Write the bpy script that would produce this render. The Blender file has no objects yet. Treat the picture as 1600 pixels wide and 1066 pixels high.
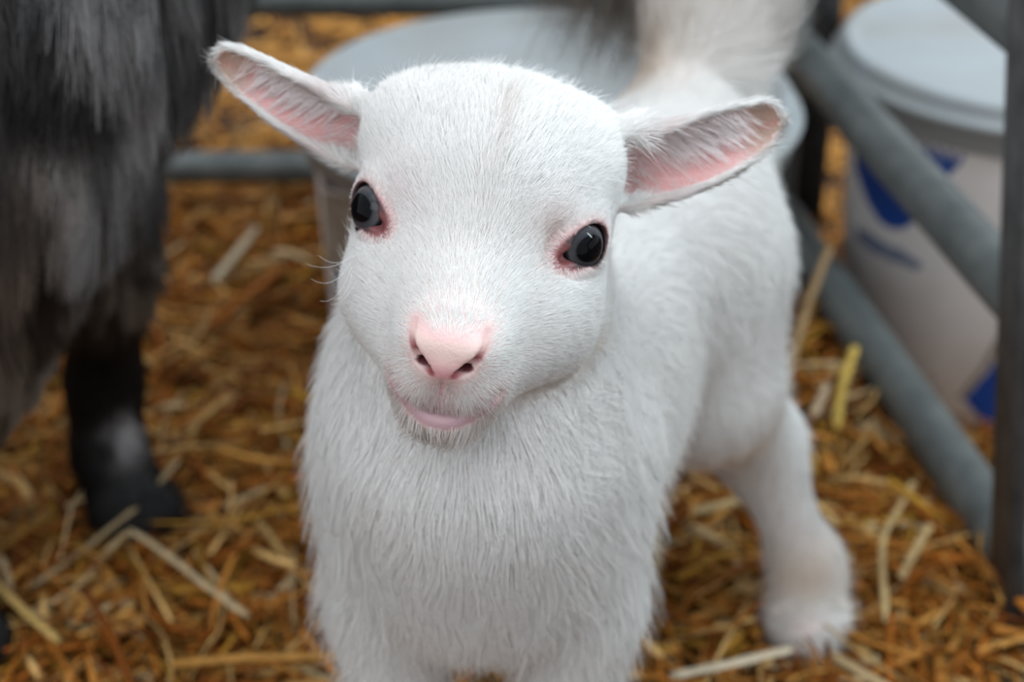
import bpy, bmesh, math, random
import numpy as np
from mathutils import Vector, Matrix

# ------------------------------------------------------------------ camera, light, exposure
SC = bpy.context.scene
COL = SC.collection
FPX, CAM_H, PITCH = 2700.0, 0.56, math.radians(29)
cam_d = bpy.data.cameras.new('camera')
cam = bpy.data.objects.new('camera', cam_d); COL.objects.link(cam)
cam.location = (0, 0, CAM_H)
cam.rotation_euler = (math.radians(90) - PITCH, 0, 0)
cam_d.sensor_width = 36.0
cam_d.lens = 36.0 * FPX / 1600.0
cam_d.clip_start = 0.01
cam_d.dof.use_dof = True
cam_d.dof.focus_distance = 0.525
cam_d.dof.aperture_fstop = 7.6
SC.camera = cam
SC.view_settings.view_transform = 'Standard'
SC.view_settings.look = 'None'
SC.view_settings.exposure = 0.30
SC.view_settings.gamma = 1.0
SC.view_settings.use_curve_mapping = False
try:
    SC.cycles.max_bounces = 6; SC.cycles.diffuse_bounces = 4; SC.cycles.glossy_bounces = 2
    SC.cycles.transmission_bounces = 2; SC.cycles.transparent_max_bounces = 4
    SC.cycles.use_denoising = True
    SC.cycles_curves.shape = 'RIBBONS'
except Exception:
    pass

wd = bpy.data.worlds.new('barn_daylight'); SC.world = wd; wd.use_nodes = True
wn = wd.node_tree.nodes; wl = wd.node_tree.links
# near-even ambient daylight, bluer overhead; the low part is raised as added fill
_tc = wn.new('ShaderNodeTexCoord'); _sx = wn.new('ShaderNodeSeparateXYZ'); _rp = wn.new('ShaderNodeValToRGB')
wl.new(_tc.outputs['Generated'], _sx.inputs[0]); wl.new(_sx.outputs['Z'], _rp.inputs['Fac']); wl.new(_rp.outputs['Color'], wn['Background'].inputs['Color'])
_rp.color_ramp.elements[0].position = 0.05; _rp.color_ramp.elements[0].color = (0.80, 0.82, 0.85, 1)
_rp.color_ramp.elements[1].position = 0.75; _rp.color_ramp.elements[1].color = (0.80, 0.86, 0.92, 1)
wn['Background'].inputs['Strength'].default_value = 0.75

def area_light(name, loc, target, sx, sy, power, color):
    d = bpy.data.lights.new(name, 'AREA'); d.shape = 'RECTANGLE'; d.size = sx; d.size_y = sy
    d.energy = power; d.color = color
    o = bpy.data.objects.new(name, d); COL.objects.link(o)
    o.location = loc
    o.rotation_euler = (Vector(target) - Vector(loc)).to_track_quat('-Z', 'Y').to_euler()
    return o
# the barn's roof light and side window, with an added front fill
area_light('roof_skylight', (0.2, 0.5, 2.6), (0.0, 0.65, 0.2), 3.0, 2.2, 34.0, (0.95, 0.98, 1.0))
area_light('front_fill', (-1.0, -1.6, 2.0), (0.0, 0.6, 0.25), 1.4, 1.4, 16.0, (0.92, 0.97, 1.0))  # unseen fill added behind the camera to brighten chest and forehead
area_light('side_window', (2.0, 0.46, 1.65), (0.0, 0.46, 1.30), 0.95, 0.17, 26.0, (0.78, 0.94, 1.0)).rotation_euler = (0, math.radians(76), 0)

# ------------------------------------------------------------------ small helpers
rng = np.random.default_rng(7)
random.seed(7)
CT, ST = math.cos(PITCH), math.sin(PITCH)
def W(px, py, d):
    """point at camera depth d (metres) seen at photo pixel (px, py)"""
    a = (px - 800) / FPX; b = (533 - py) / FPX
    return np.array((d * a, d * (CT + b * ST), CAM_H + d * (b * CT - ST)))
def G(px, py, z=0.0):
    b = (533 - py) / FPX
    return W(px, py, (z - CAM_H) / (b * CT - ST))
def unit(v):
    v = np.asarray(v, float); return v / np.linalg.norm(v)
def smooth01(a, b, x):
    t = np.clip((x - a) / (b - a), 0, 1); return t * t * (3 - 2 * t)
def tag(o, label=None, cat=None, group=None, kind=None):
    if label: o['label'] = label
    if cat: o['category'] = cat
    if group: o['group'] = group
    if kind: o['kind'] = kind
    return o
def empty(name, loc=(0, 0, 0)):
    o = bpy.data.objects.new(name, None); COL.objects.link(o); o.location = loc; o.empty_display_size = 0.05
    return o
def attach(o, parent):
    if parent is not None:
        o.parent = parent
        o.matrix_parent_inverse = parent_matrix(parent).inverted()
def parent_matrix(o):
    m = Matrix.Translation(o.location) @ o.rotation_euler.to_matrix().to_4x4()
    if o.parent is not None:
        m = parent_matrix(o.parent) @ o.matrix_parent_inverse @ m
    return m
def mesh_obj(name, V, F, mat, parent=None, smooth=True):
    me = bpy.data.meshes.new(name)
    V = np.asarray(V, np.float32)
    if isinstance(F, np.ndarray):
        n = F.shape[0]; k = F.shape[1]
        me.vertices.add(len(V)); me.vertices.foreach_set('co', V.ravel())
        me.loops.add(n * k); me.loops.foreach_set('vertex_index', F.astype(np.int32).ravel())
        me.polygons.add(n); me.polygons.foreach_set('loop_start', np.arange(0, n * k, k, dtype=np.int32))
        me.polygons.foreach_set('loop_total', np.full(n, k, np.int32))
        me.update(calc_edges=True); me.validate()
    else:
        me.from_pydata([tuple(v) for v in V], [], F)
    if smooth: me.polygons.foreach_set('use_smooth', np.ones(len(me.polygons), bool))
    if mat: me.materials.append(mat)
    me.update()
    o = bpy.data.objects.new(name, me); COL.objects.link(o)
    attach(o, parent)
    return o
def set_color(o, C, name='Col'):
    a = o.data.attributes.new(name, 'FLOAT_COLOR', 'POINT')
    C = np.concatenate([C, np.ones((len(C), 1))], 1) if C.shape[1] == 3 else C
    a.data.foreach_set('color', C.astype(np.float32).ravel())

_W = None
def wave_noise(P, freq, seed=0, octs=3):
    """smooth vector noise from summed sine waves, in [-1, 1] or so"""
    r = np.random.default_rng(seed + 1000)
    out = np.zeros((len(P), 3), np.float32)
    for i in range(octs * 4):
        f = freq * (1.0 + 0.8 * (i // 4)) * r.uniform(0.7, 1.3)
        k = r.normal(size=3); k = k / np.linalg.norm(k) * f
        ph = r.uniform(0, 2 * np.pi, 3)
        amp = 0.5 / (1 + i // 4)
        s = P @ k
        out += amp * np.stack([np.sin(s + ph[0]), np.sin(s * 1.07 + ph[1]), np.sin(s * 0.93 + ph[2])], 1)
    return out

# ------------------------------------------------------------------ a small implicit-surface modeller
class Field:
    def __init__(s, xs, ys, zs):
        s.ax = [np.asarray(a, np.float32) for a in (xs, ys, zs)]
        s.f = np.full([len(a) for a in s.ax], 0.2, np.float32)
    def box(s, lo, hi):
        sl = []
        for a, l, h in zip(s.ax, lo, hi):
            i = max(0, int(np.searchsorted(a, l)) - 1); j = min(len(a), int(np.searchsorted(a, h)) + 1)
            sl.append(slice(i, max(j, i)))
        return tuple(sl)
    def grid(s, sl):
        return (s.ax[0][sl[0]][:, None, None], s.ax[1][sl[1]][None, :, None], s.ax[2][sl[2]][None, None, :])
    def put(s, sl, d, k, op):
        f = s.f[sl]
        if f.size == 0: return
        if op == 'add':
            h = np.maximum(k - np.abs(f - d), 0) / k
            s.f[sl] = np.minimum(f, d) - h * h * k * 0.25
        else:
            d = -d
            h = np.maximum(k - np.abs(f - d), 0) / k
            s.f[sl] = np.maximum(f, d) + h * h * k * 0.25
    def ellipsoid(s, c, r, R=None, k=0.01, op='add'):
        c = np.asarray(c, float); r = np.asarray(r, float); R = np.eye(3) if R is None else np.asarray(R)
        ext = np.sqrt(((R.T * r[:, None]) ** 2).sum(0)) + k + 0.004
        sl = s.box(c - ext, c + ext); X, Y, Z = s.grid(sl)
        X = X - np.float32(c[0]); Y = Y - np.float32(c[1]); Z = Z - np.float32(c[2])
        k0 = 0; k1 = 0
        for i in range(3):                       # rows of R.T are the local axes in world space
            a = R[:, i]
            q = (X * np.float32(a[0]) + Y * np.float32(a[1]) + Z * np.float32(a[2])) / np.float32(r[i])
            q2 = q * q
            k0 = k0 + q2; k1 = k1 + q2 / np.float32(r[i] ** 2)
        k0 = np.sqrt(k0); k1 = np.sqrt(k1) + 1e-6
        s.put(sl, k0 * (k0 - 1) / k1, k, op)
    def cone(s, a, b, ra, rb, k=0.01, op='add'):
        a = np.asarray(a, float); b = np.asarray(b, float); m = max(ra, rb) + k + 0.004
        sl = s.box(np.minimum(a, b) - m, np.maximum(a, b) + m); X, Y, Z = s.grid(sl)
        ba = (b - a).astype(np.float32); X = X - np.float32(a[0]); Y = Y - np.float32(a[1]); Z = Z - np.float32(a[2])
        h = np.clip((X * ba[0] + Y * ba[1] + Z * ba[2]) / float(ba @ ba), 0, 1)
        d = np.sqrt((X - h * ba[0]) ** 2 + (Y - h * ba[1]) ** 2 + (Z - h * ba[2]) ** 2) - (np.float32(ra) + h * np.float32(rb - ra))
        s.put(sl, d, k, op)
    def chain(s, pts, rad, k=0.01, op='add'):
        for i in range(len(pts) - 1): s.cone(pts[i], pts[i + 1], rad[i], rad[i + 1], k, op)
    def cloud(s, P, r, k=0.003, op='add'):
        """union of many small balls (a sheet or a groove), blended in as one piece"""
        tmp = np.full(s.f.shape, 0.2, np.float32) if s.f.size < 4e6 else None
        P = np.asarray(P, float); r = np.broadcast_to(np.asarray(r, float), (len(P),))
        m = r.max() + k + 0.004
        big = s.box(P.min(0) - m, P.max(0) + m)
        tmp = np.full([q.stop - q.start for q in big], 0.2, np.float32)
        for p, rr in zip(P, r):
            mm = rr + k + 0.002
            sl = s.box(p - mm, p + mm); X, Y, Z = s.grid(sl)
            d = np.sqrt((X - np.float32(p[0])) ** 2 + (Y - np.float32(p[1])) ** 2 + (Z - np.float32(p[2])) ** 2) - np.float32(rr)
            t = tuple(slice(q.start - w.start, q.stop - w.start) for q, w in zip(sl, big))
            tmp[t] = np.minimum(tmp[t], d)
        s.put(big, tmp, k, op)
    def mesh(s):
        f = s.f; nx, ny, nz = f.shape
        neg = f < 0
        cnt = np.zeros((nx - 1, ny - 1, nz - 1), np.int8)
        for i in (0, 1):
            for j in (0, 1):
                for k in (0, 1):
                    cnt += neg[i:nx - 1 + i, j:ny - 1 + j, k:nz - 1 + k]
        act = np.argwhere((cnt > 0) & (cnt < 8))
        idx = np.full(cnt.shape, -1, np.int32); idx[act[:, 0], act[:, 1], act[:, 2]] = np.arange(len(act))
        c = {}
        for i in (0, 1):
            for j in (0, 1):
                for k in (0, 1):
                    c[i, j, k] = f[act[:, 0] + i, act[:, 1] + j, act[:, 2] + k]
        acc = np.zeros((len(act), 3)); n = np.zeros(len(act))
        for a in range(3):
            o = [q for q in range(3) if q != a]
            for u in (0, 1):
                for v in (0, 1):
                    e0 = [0, 0, 0]; e0[o[0]] = u; e0[o[1]] = v; e1 = list(e0); e1[a] = 1
                    f0 = c[tuple(e0)]; f1 = c[tuple(e1)]
                    m = (f0 < 0) != (f1 < 0)
                    t = np.where(m, f0 / np.where(m, f0 - f1, 1), 0)
                    q = np.zeros((len(act), 3)); q[:, o[0]] = u; q[:, o[1]] = v; q[:, a] = t
                    acc += q * m[:, None]; n += m
        q = act + acc / n[:, None]
        V = np.stack([np.interp(q[:, d], np.arange(len(s.ax[d])), s.ax[d]) for d in range(3)], 1)
        quads = []
        for a in range(3):
            sl0 = [slice(None)] * 3; sl1 = [slice(None)] * 3
            sl0[a] = slice(0, -1); sl1[a] = slice(1, None)
            n0 = neg[tuple(sl0)]; n1 = neg[tuple(sl1)]
            e = np.argwhere(n0 != n1)
            o = [(a + 1) % 3, (a + 2) % 3]
            ok = (e[:, o[0]] > 0) & (e[:, o[1]] > 0) & (e[:, o[0]] < f.shape[o[0]] - 1) & (e[:, o[1]] < f.shape[o[1]] - 1)
            e = e[ok]; inside = n0[e[:, 0], e[:, 1], e[:, 2]]
            L = []
            for du, dv in ((0, 0), (-1, 0), (-1, -1), (0, -1)):
                g = e.copy(); g[:, o[0]] += du; g[:, o[1]] += dv
                L.append(idx[g[:, 0], g[:, 1], g[:, 2]])
            Q = np.stack(L, 1)
            Q[~inside] = Q[~inside][:, ::-1]
            quads.append(Q)
        Q = np.concatenate(quads)
        Q = Q[(Q >= 0).all(1)]
        return V, Q

def tri_normals(V, Q):
    """area-weighted vertex normals"""
    N = np.zeros_like(V)
    for t in ((0, 1, 2), (0, 2, 3)):
        n = np.cross(V[Q[:, t[1]]] - V[Q[:, t[0]]], V[Q[:, t[2]]] - V[Q[:, t[0]]])
        for j in t:
            for d in range(3): N[:, d] += np.bincount(Q[:, j], n[:, d], len(V))
    return N / (np.linalg.norm(N, axis=1, keepdims=True) + 1e-12)
def relax(V, Q, it=2, lam=0.5):
    E = np.concatenate([Q[:, [0, 1]], Q[:, [1, 2]], Q[:, [2, 3]], Q[:, [3, 0]]])
    E = np.concatenate([E, E[:, ::-1]])
    n = np.bincount(E[:, 0], minlength=len(V)).astype(float)
    for _ in range(it):
        S = np.stack([np.bincount(E[:, 0], V[E[:, 1], d], len(V)) for d in range(3)], 1) / np.maximum(n, 1)[:, None]
        V = V + lam * (S - V)
    return V
def scatter(V, Q, density, seed=0):
    """random points on the quads; density(P) -> hairs per m2"""
    r = np.random.default_rng(seed)
    T = np.concatenate([Q[:, [0, 1, 2]], Q[:, [0, 2, 3]]])
    A = np.linalg.norm(np.cross(V[T[:, 1]] - V[T[:, 0]], V[T[:, 2]] - V[T[:, 0]]), axis=1) / 2
    ce = V[T].mean(1)
    w = A * density(ce)
    n = int(w.sum())
    i = np.searchsorted(np.cumsum(w) / w.sum(), r.random(n)); i = np.minimum(i, len(T) - 1)
    a = r.random(n); b = r.random(n); m = a + b > 1; a[m] = 1 - a[m]; b[m] = 1 - b[m]
    P = V[T[i, 0]] * (1 - a - b)[:, None] + V[T[i, 1]] * a[:, None] + V[T[i, 2]] * b[:, None]
    return P, T[i], a, b
FINE = 0.0009; FURQ = 1.0
# ------------------------------------------------------------------ the white kid: body, head and ears as one surface
def spaced(lo, hi, flo, fhi, fine, coarse):
    """axis positions, fine between flo and fhi, coarser outside"""
    a = list(np.arange(flo, fhi, fine))
    s = fine; x = flo; left = []
    while x > lo: s = min(coarse, s * 1.15); x -= s; left.append(x)
    s = fine; x = a[-1]; right = []
    while x < hi: s = min(coarse, s * 1.15); x += s; right.append(x)
    return np.array(left[::-1] + a + right)

# head frame: e1 across the face (image right), e2 out of the nose, e3 up through the crown
_roll = math.radians(8.5); _al = math.radians(53)
_right = np.array((1, 0, 0.)); _down = np.array((0, -ST, -CT)); _back = np.array((0, -CT, ST))
_D = -math.sin(_roll) * _right + math.cos(_roll) * _down
_E1 = math.cos(_roll) * _right + math.sin(_roll) * _down
HF = unit(math.cos(_al) * _D + math.sin(_al) * _back)
HF = unit(HF - 0.05 * _E1)
HX = unit(_E1 - HF * (_E1 @ HF))
HU = unit(np.cross(HX, HF)); 
if HU[2] < 0: HU = -HU
HO = W(747, 352, 0.566)
HM = np.stack([HX, HF, HU], 1)                 # columns
def hp(x, f, u): return HO + HM @ (np.array((x, f, u)) / 1000.0)
def to_head(P): return (np.asarray(P) - HO) @ HM * 1000.0

EYE_R = 10.5
EYE_C = {-1: (-31.5, 1.0, 0.0), 1: (31.0, 1.0, 0.0)}
GROOVES = []
def eye_axes(s):
    # outward axis of the eye, long axis of the almond, short axis, in head coordinates
    n = unit((s * 0.70, 0.55, 0.46))
    l = unit((s * -0.63, 0.776, 0.031)); l = unit(l - n * (l @ n))     # towards the inner corner
    u = np.cross(l, n) * s; u = unit(u)
    if u[2] < 0: u = -u
    return n, l, u

def make_kid_surface(fine=0.0009):
    xs = spaced(-0.14, 0.22, -0.118, 0.112, fine, 0.004)
    ys = spaced(0.41, 0.86, 0.432, 0.60, fine, 0.004)
    zs = spaced(-0.01, 0.46, 0.245, 0.372, fine, 0.004)
    F = Field(xs, ys, zs)
    k = 0.03
    # trunk
    F.ellipsoid((-0.013, 0.565, 0.215), (0.0475, 0.062, 0.068), k=k)               # chest and shoulders
    F.ellipsoid((0.020, 0.640, 0.195), (0.056, 0.085, 0.064), k=k) 
    F.ellipsoid((-0.012, 0.546, 0.178), (0.047, 0.046, 0.049), k=0.035)               # ribs
    F.ellipsoid((0.060, 0.715, 0.210), (0.053, 0.062, 0.060), k=k)               # rump
    F.cone((-0.012, 0.55, 0.235), (0.080, 0.745, 0.235), 0.034, 0.036, k)        # back
    # neck and throat
    F.cone((-0.016, 0.560, 0.235), (-0.006, 0.556, 0.300), 0.045, 0.034, k)
    F.cone((-0.014, 0.525, 0.225), (-0.010, 0.540, 0.285), 0.036, 0.028, k)
    # fore legs
    for s, x in ((-1, -0.043), (1, 0.022)):
        F.chain([(x * 0.8 - 0.002, 0.560, 0.205), (x, 0.545, 0.150), (x + 0.002 * s, 0.528, 0.095), (x + 0.002 * s, 0.532, 0.040), (x + 0.002 * s, 0.520, 0.012)],
                [0.034, 0.022, 0.0145, 0.0115, 0.013], 0.016)
        F.ellipsoid((x + 0.002 * s, 0.514, 0.008), (0.012, 0.017, 0.010), k=0.008)
    # hind legs
    for s in (-1, 1):
        bx = 0.066
        if s > 0:
            J = [(bx + 0.022, 0.715, 0.200), (bx + 0.022, 0.692, 0.155), (bx + 0.056, 0.730, 0.098), (bx + 0.084, 0.715, 0.035), (bx + 0.084, 0.704, 0.012)]
        else:
            J = [(bx - 0.028, 0.725, 0.200), (bx - 0.044, 0.700, 0.140), (bx - 0.040, 0.760, 0.088), (bx - 0.040, 0.745, 0.040), (bx - 0.040, 0.735, 0.012)]
        F.chain(J, [0.038, 0.028, 0.0185, 0.0115, 0.0155], 0.02)
        F.ellipsoid(np.array(J[-1]) + (0, -0.006, -0.002), (0.014, 0.018, 0.011), k=0.01)
    F.cone((bx - 0.002, 0.700, 0.215), (bx + 0.014, 0.690, 0.160), 0.044, 0.030, 0.03)
    # tail held up
    F.chain([(0.080, 0.765, 0.250), (0.096, 0.790, 0.285), (0.114, 0.800, 0.330), (0.130, 0.800, 0.370)], [0.024, 0.024, 0.022, 0.012], 0.02)

    # ---- head
    def he(c, r, k=8, op='add', R=None):
        F.ellipsoid(hp(*c), np.array(r) / 1000.0, HM if R is None else HM @ R, k / 1000.0, op)
    def hc(a, b, ra, rb, k=8, op='add'):
        F.cone(hp(*a), hp(*b), ra / 1000.0, rb / 1000.0, k / 1000.0, op)
    he((0, -24, 4.5), (42.5, 35, 31.5), 10)                        # brain case
    he((0, -5, 6), (35, 26, 25), 12)                        # brow
    he((-25, -22, 18), (17, 18, 13), 9); he((24.5, -22, 18), (17, 18, 13), 9)   # budding horn bumps
    hc((0, 2, -2), (0, 41, -13), 25, 15.5, 12)               # muzzle
    he((0, 45, -17), (16, 13, 13), 8)                    # nose end
    he((-8.0, 46, -27.5), (9.5, 10, 9.5), 6); he((8.5, 46, -27.5), (9.5, 10, 9.5), 6)     # upper lips
    hc((0, 0, -26), (0, 36, -34), 24, 14.5, 10)
    hc((-18, 10, -28), (-8, 36, -36), 15, 10, 12); hc((18, 10, -28), (8, 36, -36), 15, 10, 12)              # lower jaw
    he((0, 42.5, -41.5), (13, 13.0, 7.5), 6)                     # chin
    he((-19.5, 4, -20), (17, 28, 20), 20); he((23, 4, -20), (17, 28, 21), 20)   # cheeks
    he((0, -24, -14), (34, 28, 28), 12)                      # jaw hinge
    hc((0, -28, -10), (0, -46, -34), 32, 34, 14)             # poll into the neck
    # eyes: sockets, lids, openings
    for s in (-1, 1):
        n, l, u = eye_axes(s); c = np.array(EYE_C[s]); R = np.stack([l, u, n], 1)
        he(c - n * 1.0 + u * 1.0 + l * 1.0, (14.5, 11.5, 11.6), 6, R=R)
        he(c, (EYE_R + 0.25,) * 3, 0.8, 'sub')
        he(c + n * 9.5 + l * 0.3, (9.3, 6.4, 7), 1.0, 'sub', R=R)
        # inner corner
        he(c + n * 9.8 + l * 10.0 - u * 1.0, (4.6, 1.9, 3.6), 1.6, 'sub', R=R)
    # nose pad
    he((0, 54.5, -10.0), (10.5, 4.5, 6.0), 4)
    he((0, 57, -15.5), (4.2, 3.0, 4.5), 3)
    def front(C, depth=0.0):
        """push points of the head along the nose axis onto the skin; depth (mm) sinks them"""
        out = []
        for x, f, u in C:
            ff = np.arange(75.0, 20.0, -0.25)
            P = HO + (np.stack([np.full_like(ff, x), ff, np.full_like(ff, u)], 1) / 1000) @ HM.T
            I = [np.clip(np.rint(np.interp(P[:, d], F.ax[d], np.arange(len(F.ax[d])))).astype(int), 0, len(F.ax[d]) - 1) for d in range(3)]
            v = F.f[I[0], I[1], I[2]]
            j = int(np.argmax(v < 0)) if (v < 0).any() else 0
            out.append((x, (ff[j] - depth) if j else f, u))
        out = np.array(out); g_ = out[:, 1].copy()
        for _ in range(12): g_[1:-1] = (g_[:-2] + g_[2:] + 2 * g_[1:-1]) / 4
        out[:, 1] = g_
        return out
    def world(P): return HO + (np.asarray(P) / 1000) @ HM.T
    GROOVES.clear()
    for s in (-1, 1):
        t = np.linspace(0, 1, 30)[:, None]
        P = np.array((s * 11.4, 0, -5.0)) * (1 - t) ** 2 + 2 * t * (1 - t) * np.array((s * 10.8, 0, -13.0)) + t ** 2 * np.array((s * 3.9, 0, -17.0))
        P = front(P, 0.2); GROOVES.append(('nostril', P))
        F.cloud(world(P), (0.15 + 1.95 * np.sin(np.linspace(0.0, 2.35, 30)) ** 3) / 1000, 0.0010, 'sub')
    for s in (-1, 1):
        c = front(np.array([(s * 6.2, 0, -15.2)] * 3), 0.6)[1]; he(c, (2.1, 4.5, 0.95), 0.8, 'sub')
    t = np.linspace(0, 1, 44)[:, None]
    P = front(np.array((0, 0, -18.5)) * (1 - t) + np.array((0, 0, -35.0)) * t, 0.0); GROOVES.append(('philtrum', P))
    F.cloud(world(P), 0.0005, 0.0010, 'sub')
    a = np.linspace(-1, 1, 70)
    P = np.stack([17.0 * a, 0 * a, -36.5 + 8.5 * np.abs(a) ** 2.0], 1)
    P = front(P, 0.0); GROOVES.append(('mouth', P))
    F.cloud(world(P), 0.0010, 0.0026, 'sub')

    # ---- ears: sheets of tissue curled round their axis
    for e in EARS:
        P, _ = ear_sheet(e, 90, 44)
        th = e['thick'](P[1]); F.cloud(P[0].reshape(-1, 3), th.ravel(), 0.0045)
    V, Q = F.mesh()
    V = relax(V, Q, 2, 0.4)
    return V, Q

def ear_frame(e):
    B, M_, T = e['base'], e['mid'], e['tip']
    return B, M_, T
def ear_sheet(e, ns, nv):
    """midsurface of an ear: s runs from root to tip, v across from lower to upper rim"""
    B, M_, T = e['base'], e['mid'], e['tip']
    s = np.linspace(0, 1, ns)[:, None, None]; v = np.linspace(-1, 1, nv)[None, :, None]
    ax = B * (1 - s) ** 2 + 2 * s * (1 - s) * M_ + s ** 2 * T
    tg = 2 * (1 - s) * (M_ - B) + 2 * s * (T - M_)
    tg = tg / np.linalg.norm(tg, axis=2, keepdims=True)
    o = e['open'] - tg * (tg * e['open']).sum(2, keepdims=True); o = o / np.linalg.norm(o, axis=2, keepdims=True)
    b = np.cross(tg, o) ; b = b * e['hand']
    S = s[..., 0]; Vv = v[..., 0]
    l = np.interp(S, [0, 0.15, 0.4, 0.65, 0.85, 0.94, 0.98, 1.0], np.array([17, 20.0, 16.5, 12.5, 8.5, 6.0, 3.4, 1.0]) / 1000 * e['wide'])
    ph = np.interp(S, [0, 0.3, 0.6, 1.0], np.radians([95, 88, 66, 34]))
    R = l / ph
    fold = e['fold'] * smooth01(0.0, 1.0, Vv) * np.ones_like(S)
    ang = Vv * ph + fold
    P = ax + (R * np.sin(ang))[..., None] * b - (R * (np.cos(ang) - 0.55))[..., None] * o
    outn = np.sin(ang)[..., None] * b - np.cos(ang)[..., None] * o
    return (P, S * np.ones_like(Vv)), outn
EARS = [
    dict(side=-1, base=W(606, 214, 0.590), mid=W(455, 160, 0.584), tip=W(338, 93, 0.592), open=unit(-0.75 * np.array((0, CT, -ST)) + 0.15 * HX - 0.46 * HU), hand=1, wide=0.93, fold=0.30,
         thick=lambda S: 0.0009 + 0.0007 * (1 - S)),
    dict(side=1, base=W(930, 255, 0.586), mid=W(1090, 248, 0.578), tip=W(1222, 186, 0.588), open=unit(-0.75 * np.array((0, CT, -ST)) - 0.15 * HX - 0.38 * HU), hand=-1, wide=1.08, fold=0.30,
         thick=lambda S: 0.0009 + 0.0007 * (1 - S)),
]
KV, KQ = make_kid_surface(FINE)
KN = tri_normals(KV, KQ)
# ------------------------------------------------------------------ materials for living things
def new_mat(name):
    m = bpy.data.materials.new(name); m.use_nodes = True
    return m, m.node_tree.nodes, m.node_tree.links, m.node_tree.nodes['Principled BSDF']
def skin_mat(name, rough=0.55, sss=0.0):
    m, n, l, b = new_mat(name)
    a = n.new('ShaderNodeAttribute'); a.attribute_name = 'Col'
    l.new(a.outputs['Color'], b.inputs['Base Color'])
    b.inputs['Roughness'].default_value = rough
    if sss:
        b.inputs['Subsurface Weight'].default_value = sss
        b.inputs['Subsurface Radius'].default_value = (0.6, 0.25, 0.2); b.inputs['Subsurface Scale'].default_value = 0.004
    tc = n.new('ShaderNodeTexCoord'); nz = n.new('ShaderNodeTexNoise'); nz.inputs['Scale'].default_value = 900; nz.inputs['Detail'].default_value = 2
    bp = n.new('ShaderNodeBump'); bp.inputs['Strength'].default_value = 0.25; bp.inputs['Distance'].default_value = 0.0006
    l.new(tc.outputs['Object'], nz.inputs['Vector']); l.new(nz.outputs['Fac'], bp.inputs['Height']); l.new(bp.outputs['Normal'], b.inputs['Normal'])
    return m
def fur_mat(name, rough=0.55, spec=0.25, trans=0.3, mixn=0.65):
    """strand shader: the coat's lie decides the shading as much as the single strand does"""
    m, n, l, b = new_mat(name)
    c = n.new('ShaderNodeAttribute'); c.attribute_name = 'Col'
    s = n.new('ShaderNodeAttribute'); s.attribute_name = 'lie'
    g = n.new('ShaderNodeNewGeometry')
    sc = n.new('ShaderNodeVectorMath'); sc.operation = 'SCALE'; sc.inputs['Scale'].default_value = mixn
    sg = n.new('ShaderNodeVectorMath'); sg.operation = 'SCALE'; sg.inputs['Scale'].default_value = 1 - mixn
    ad = n.new('ShaderNodeVectorMath'); ad.operation = 'ADD'
    no = n.new('ShaderNodeVectorMath'); no.operation = 'NORMALIZE'
    l.new(s.outputs['Vector'], sc.inputs[0]); l.new(g.outputs['Normal'], sg.inputs[0])
    l.new(sc.outputs[0], ad.inputs[0]); l.new(sg.outputs[0], ad.inputs[1]); l.new(ad.outputs[0], no.inputs[0])
    l.new(c.outputs['Color'], b.inputs['Base Color']); l.new(no.outputs[0], b.inputs['Normal'])
    b.inputs['Roughness'].default_value = rough; b.inputs['Specular IOR Level'].default_value = spec
    t = n.new('ShaderNodeBsdfTranslucent'); l.new(c.outputs['Color'], t.inputs['Color']); l.new(no.outputs[0], t.inputs['Normal'])
    mx = n.new('ShaderNodeMixShader'); mx.inputs[0].default_value = trans
    l.new(b.outputs[0], mx.inputs[1]); l.new(t.outputs[0], mx.inputs[2]); l.new(mx.outputs[0], n['Material Output'].inputs['Surface'])
    return m

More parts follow.
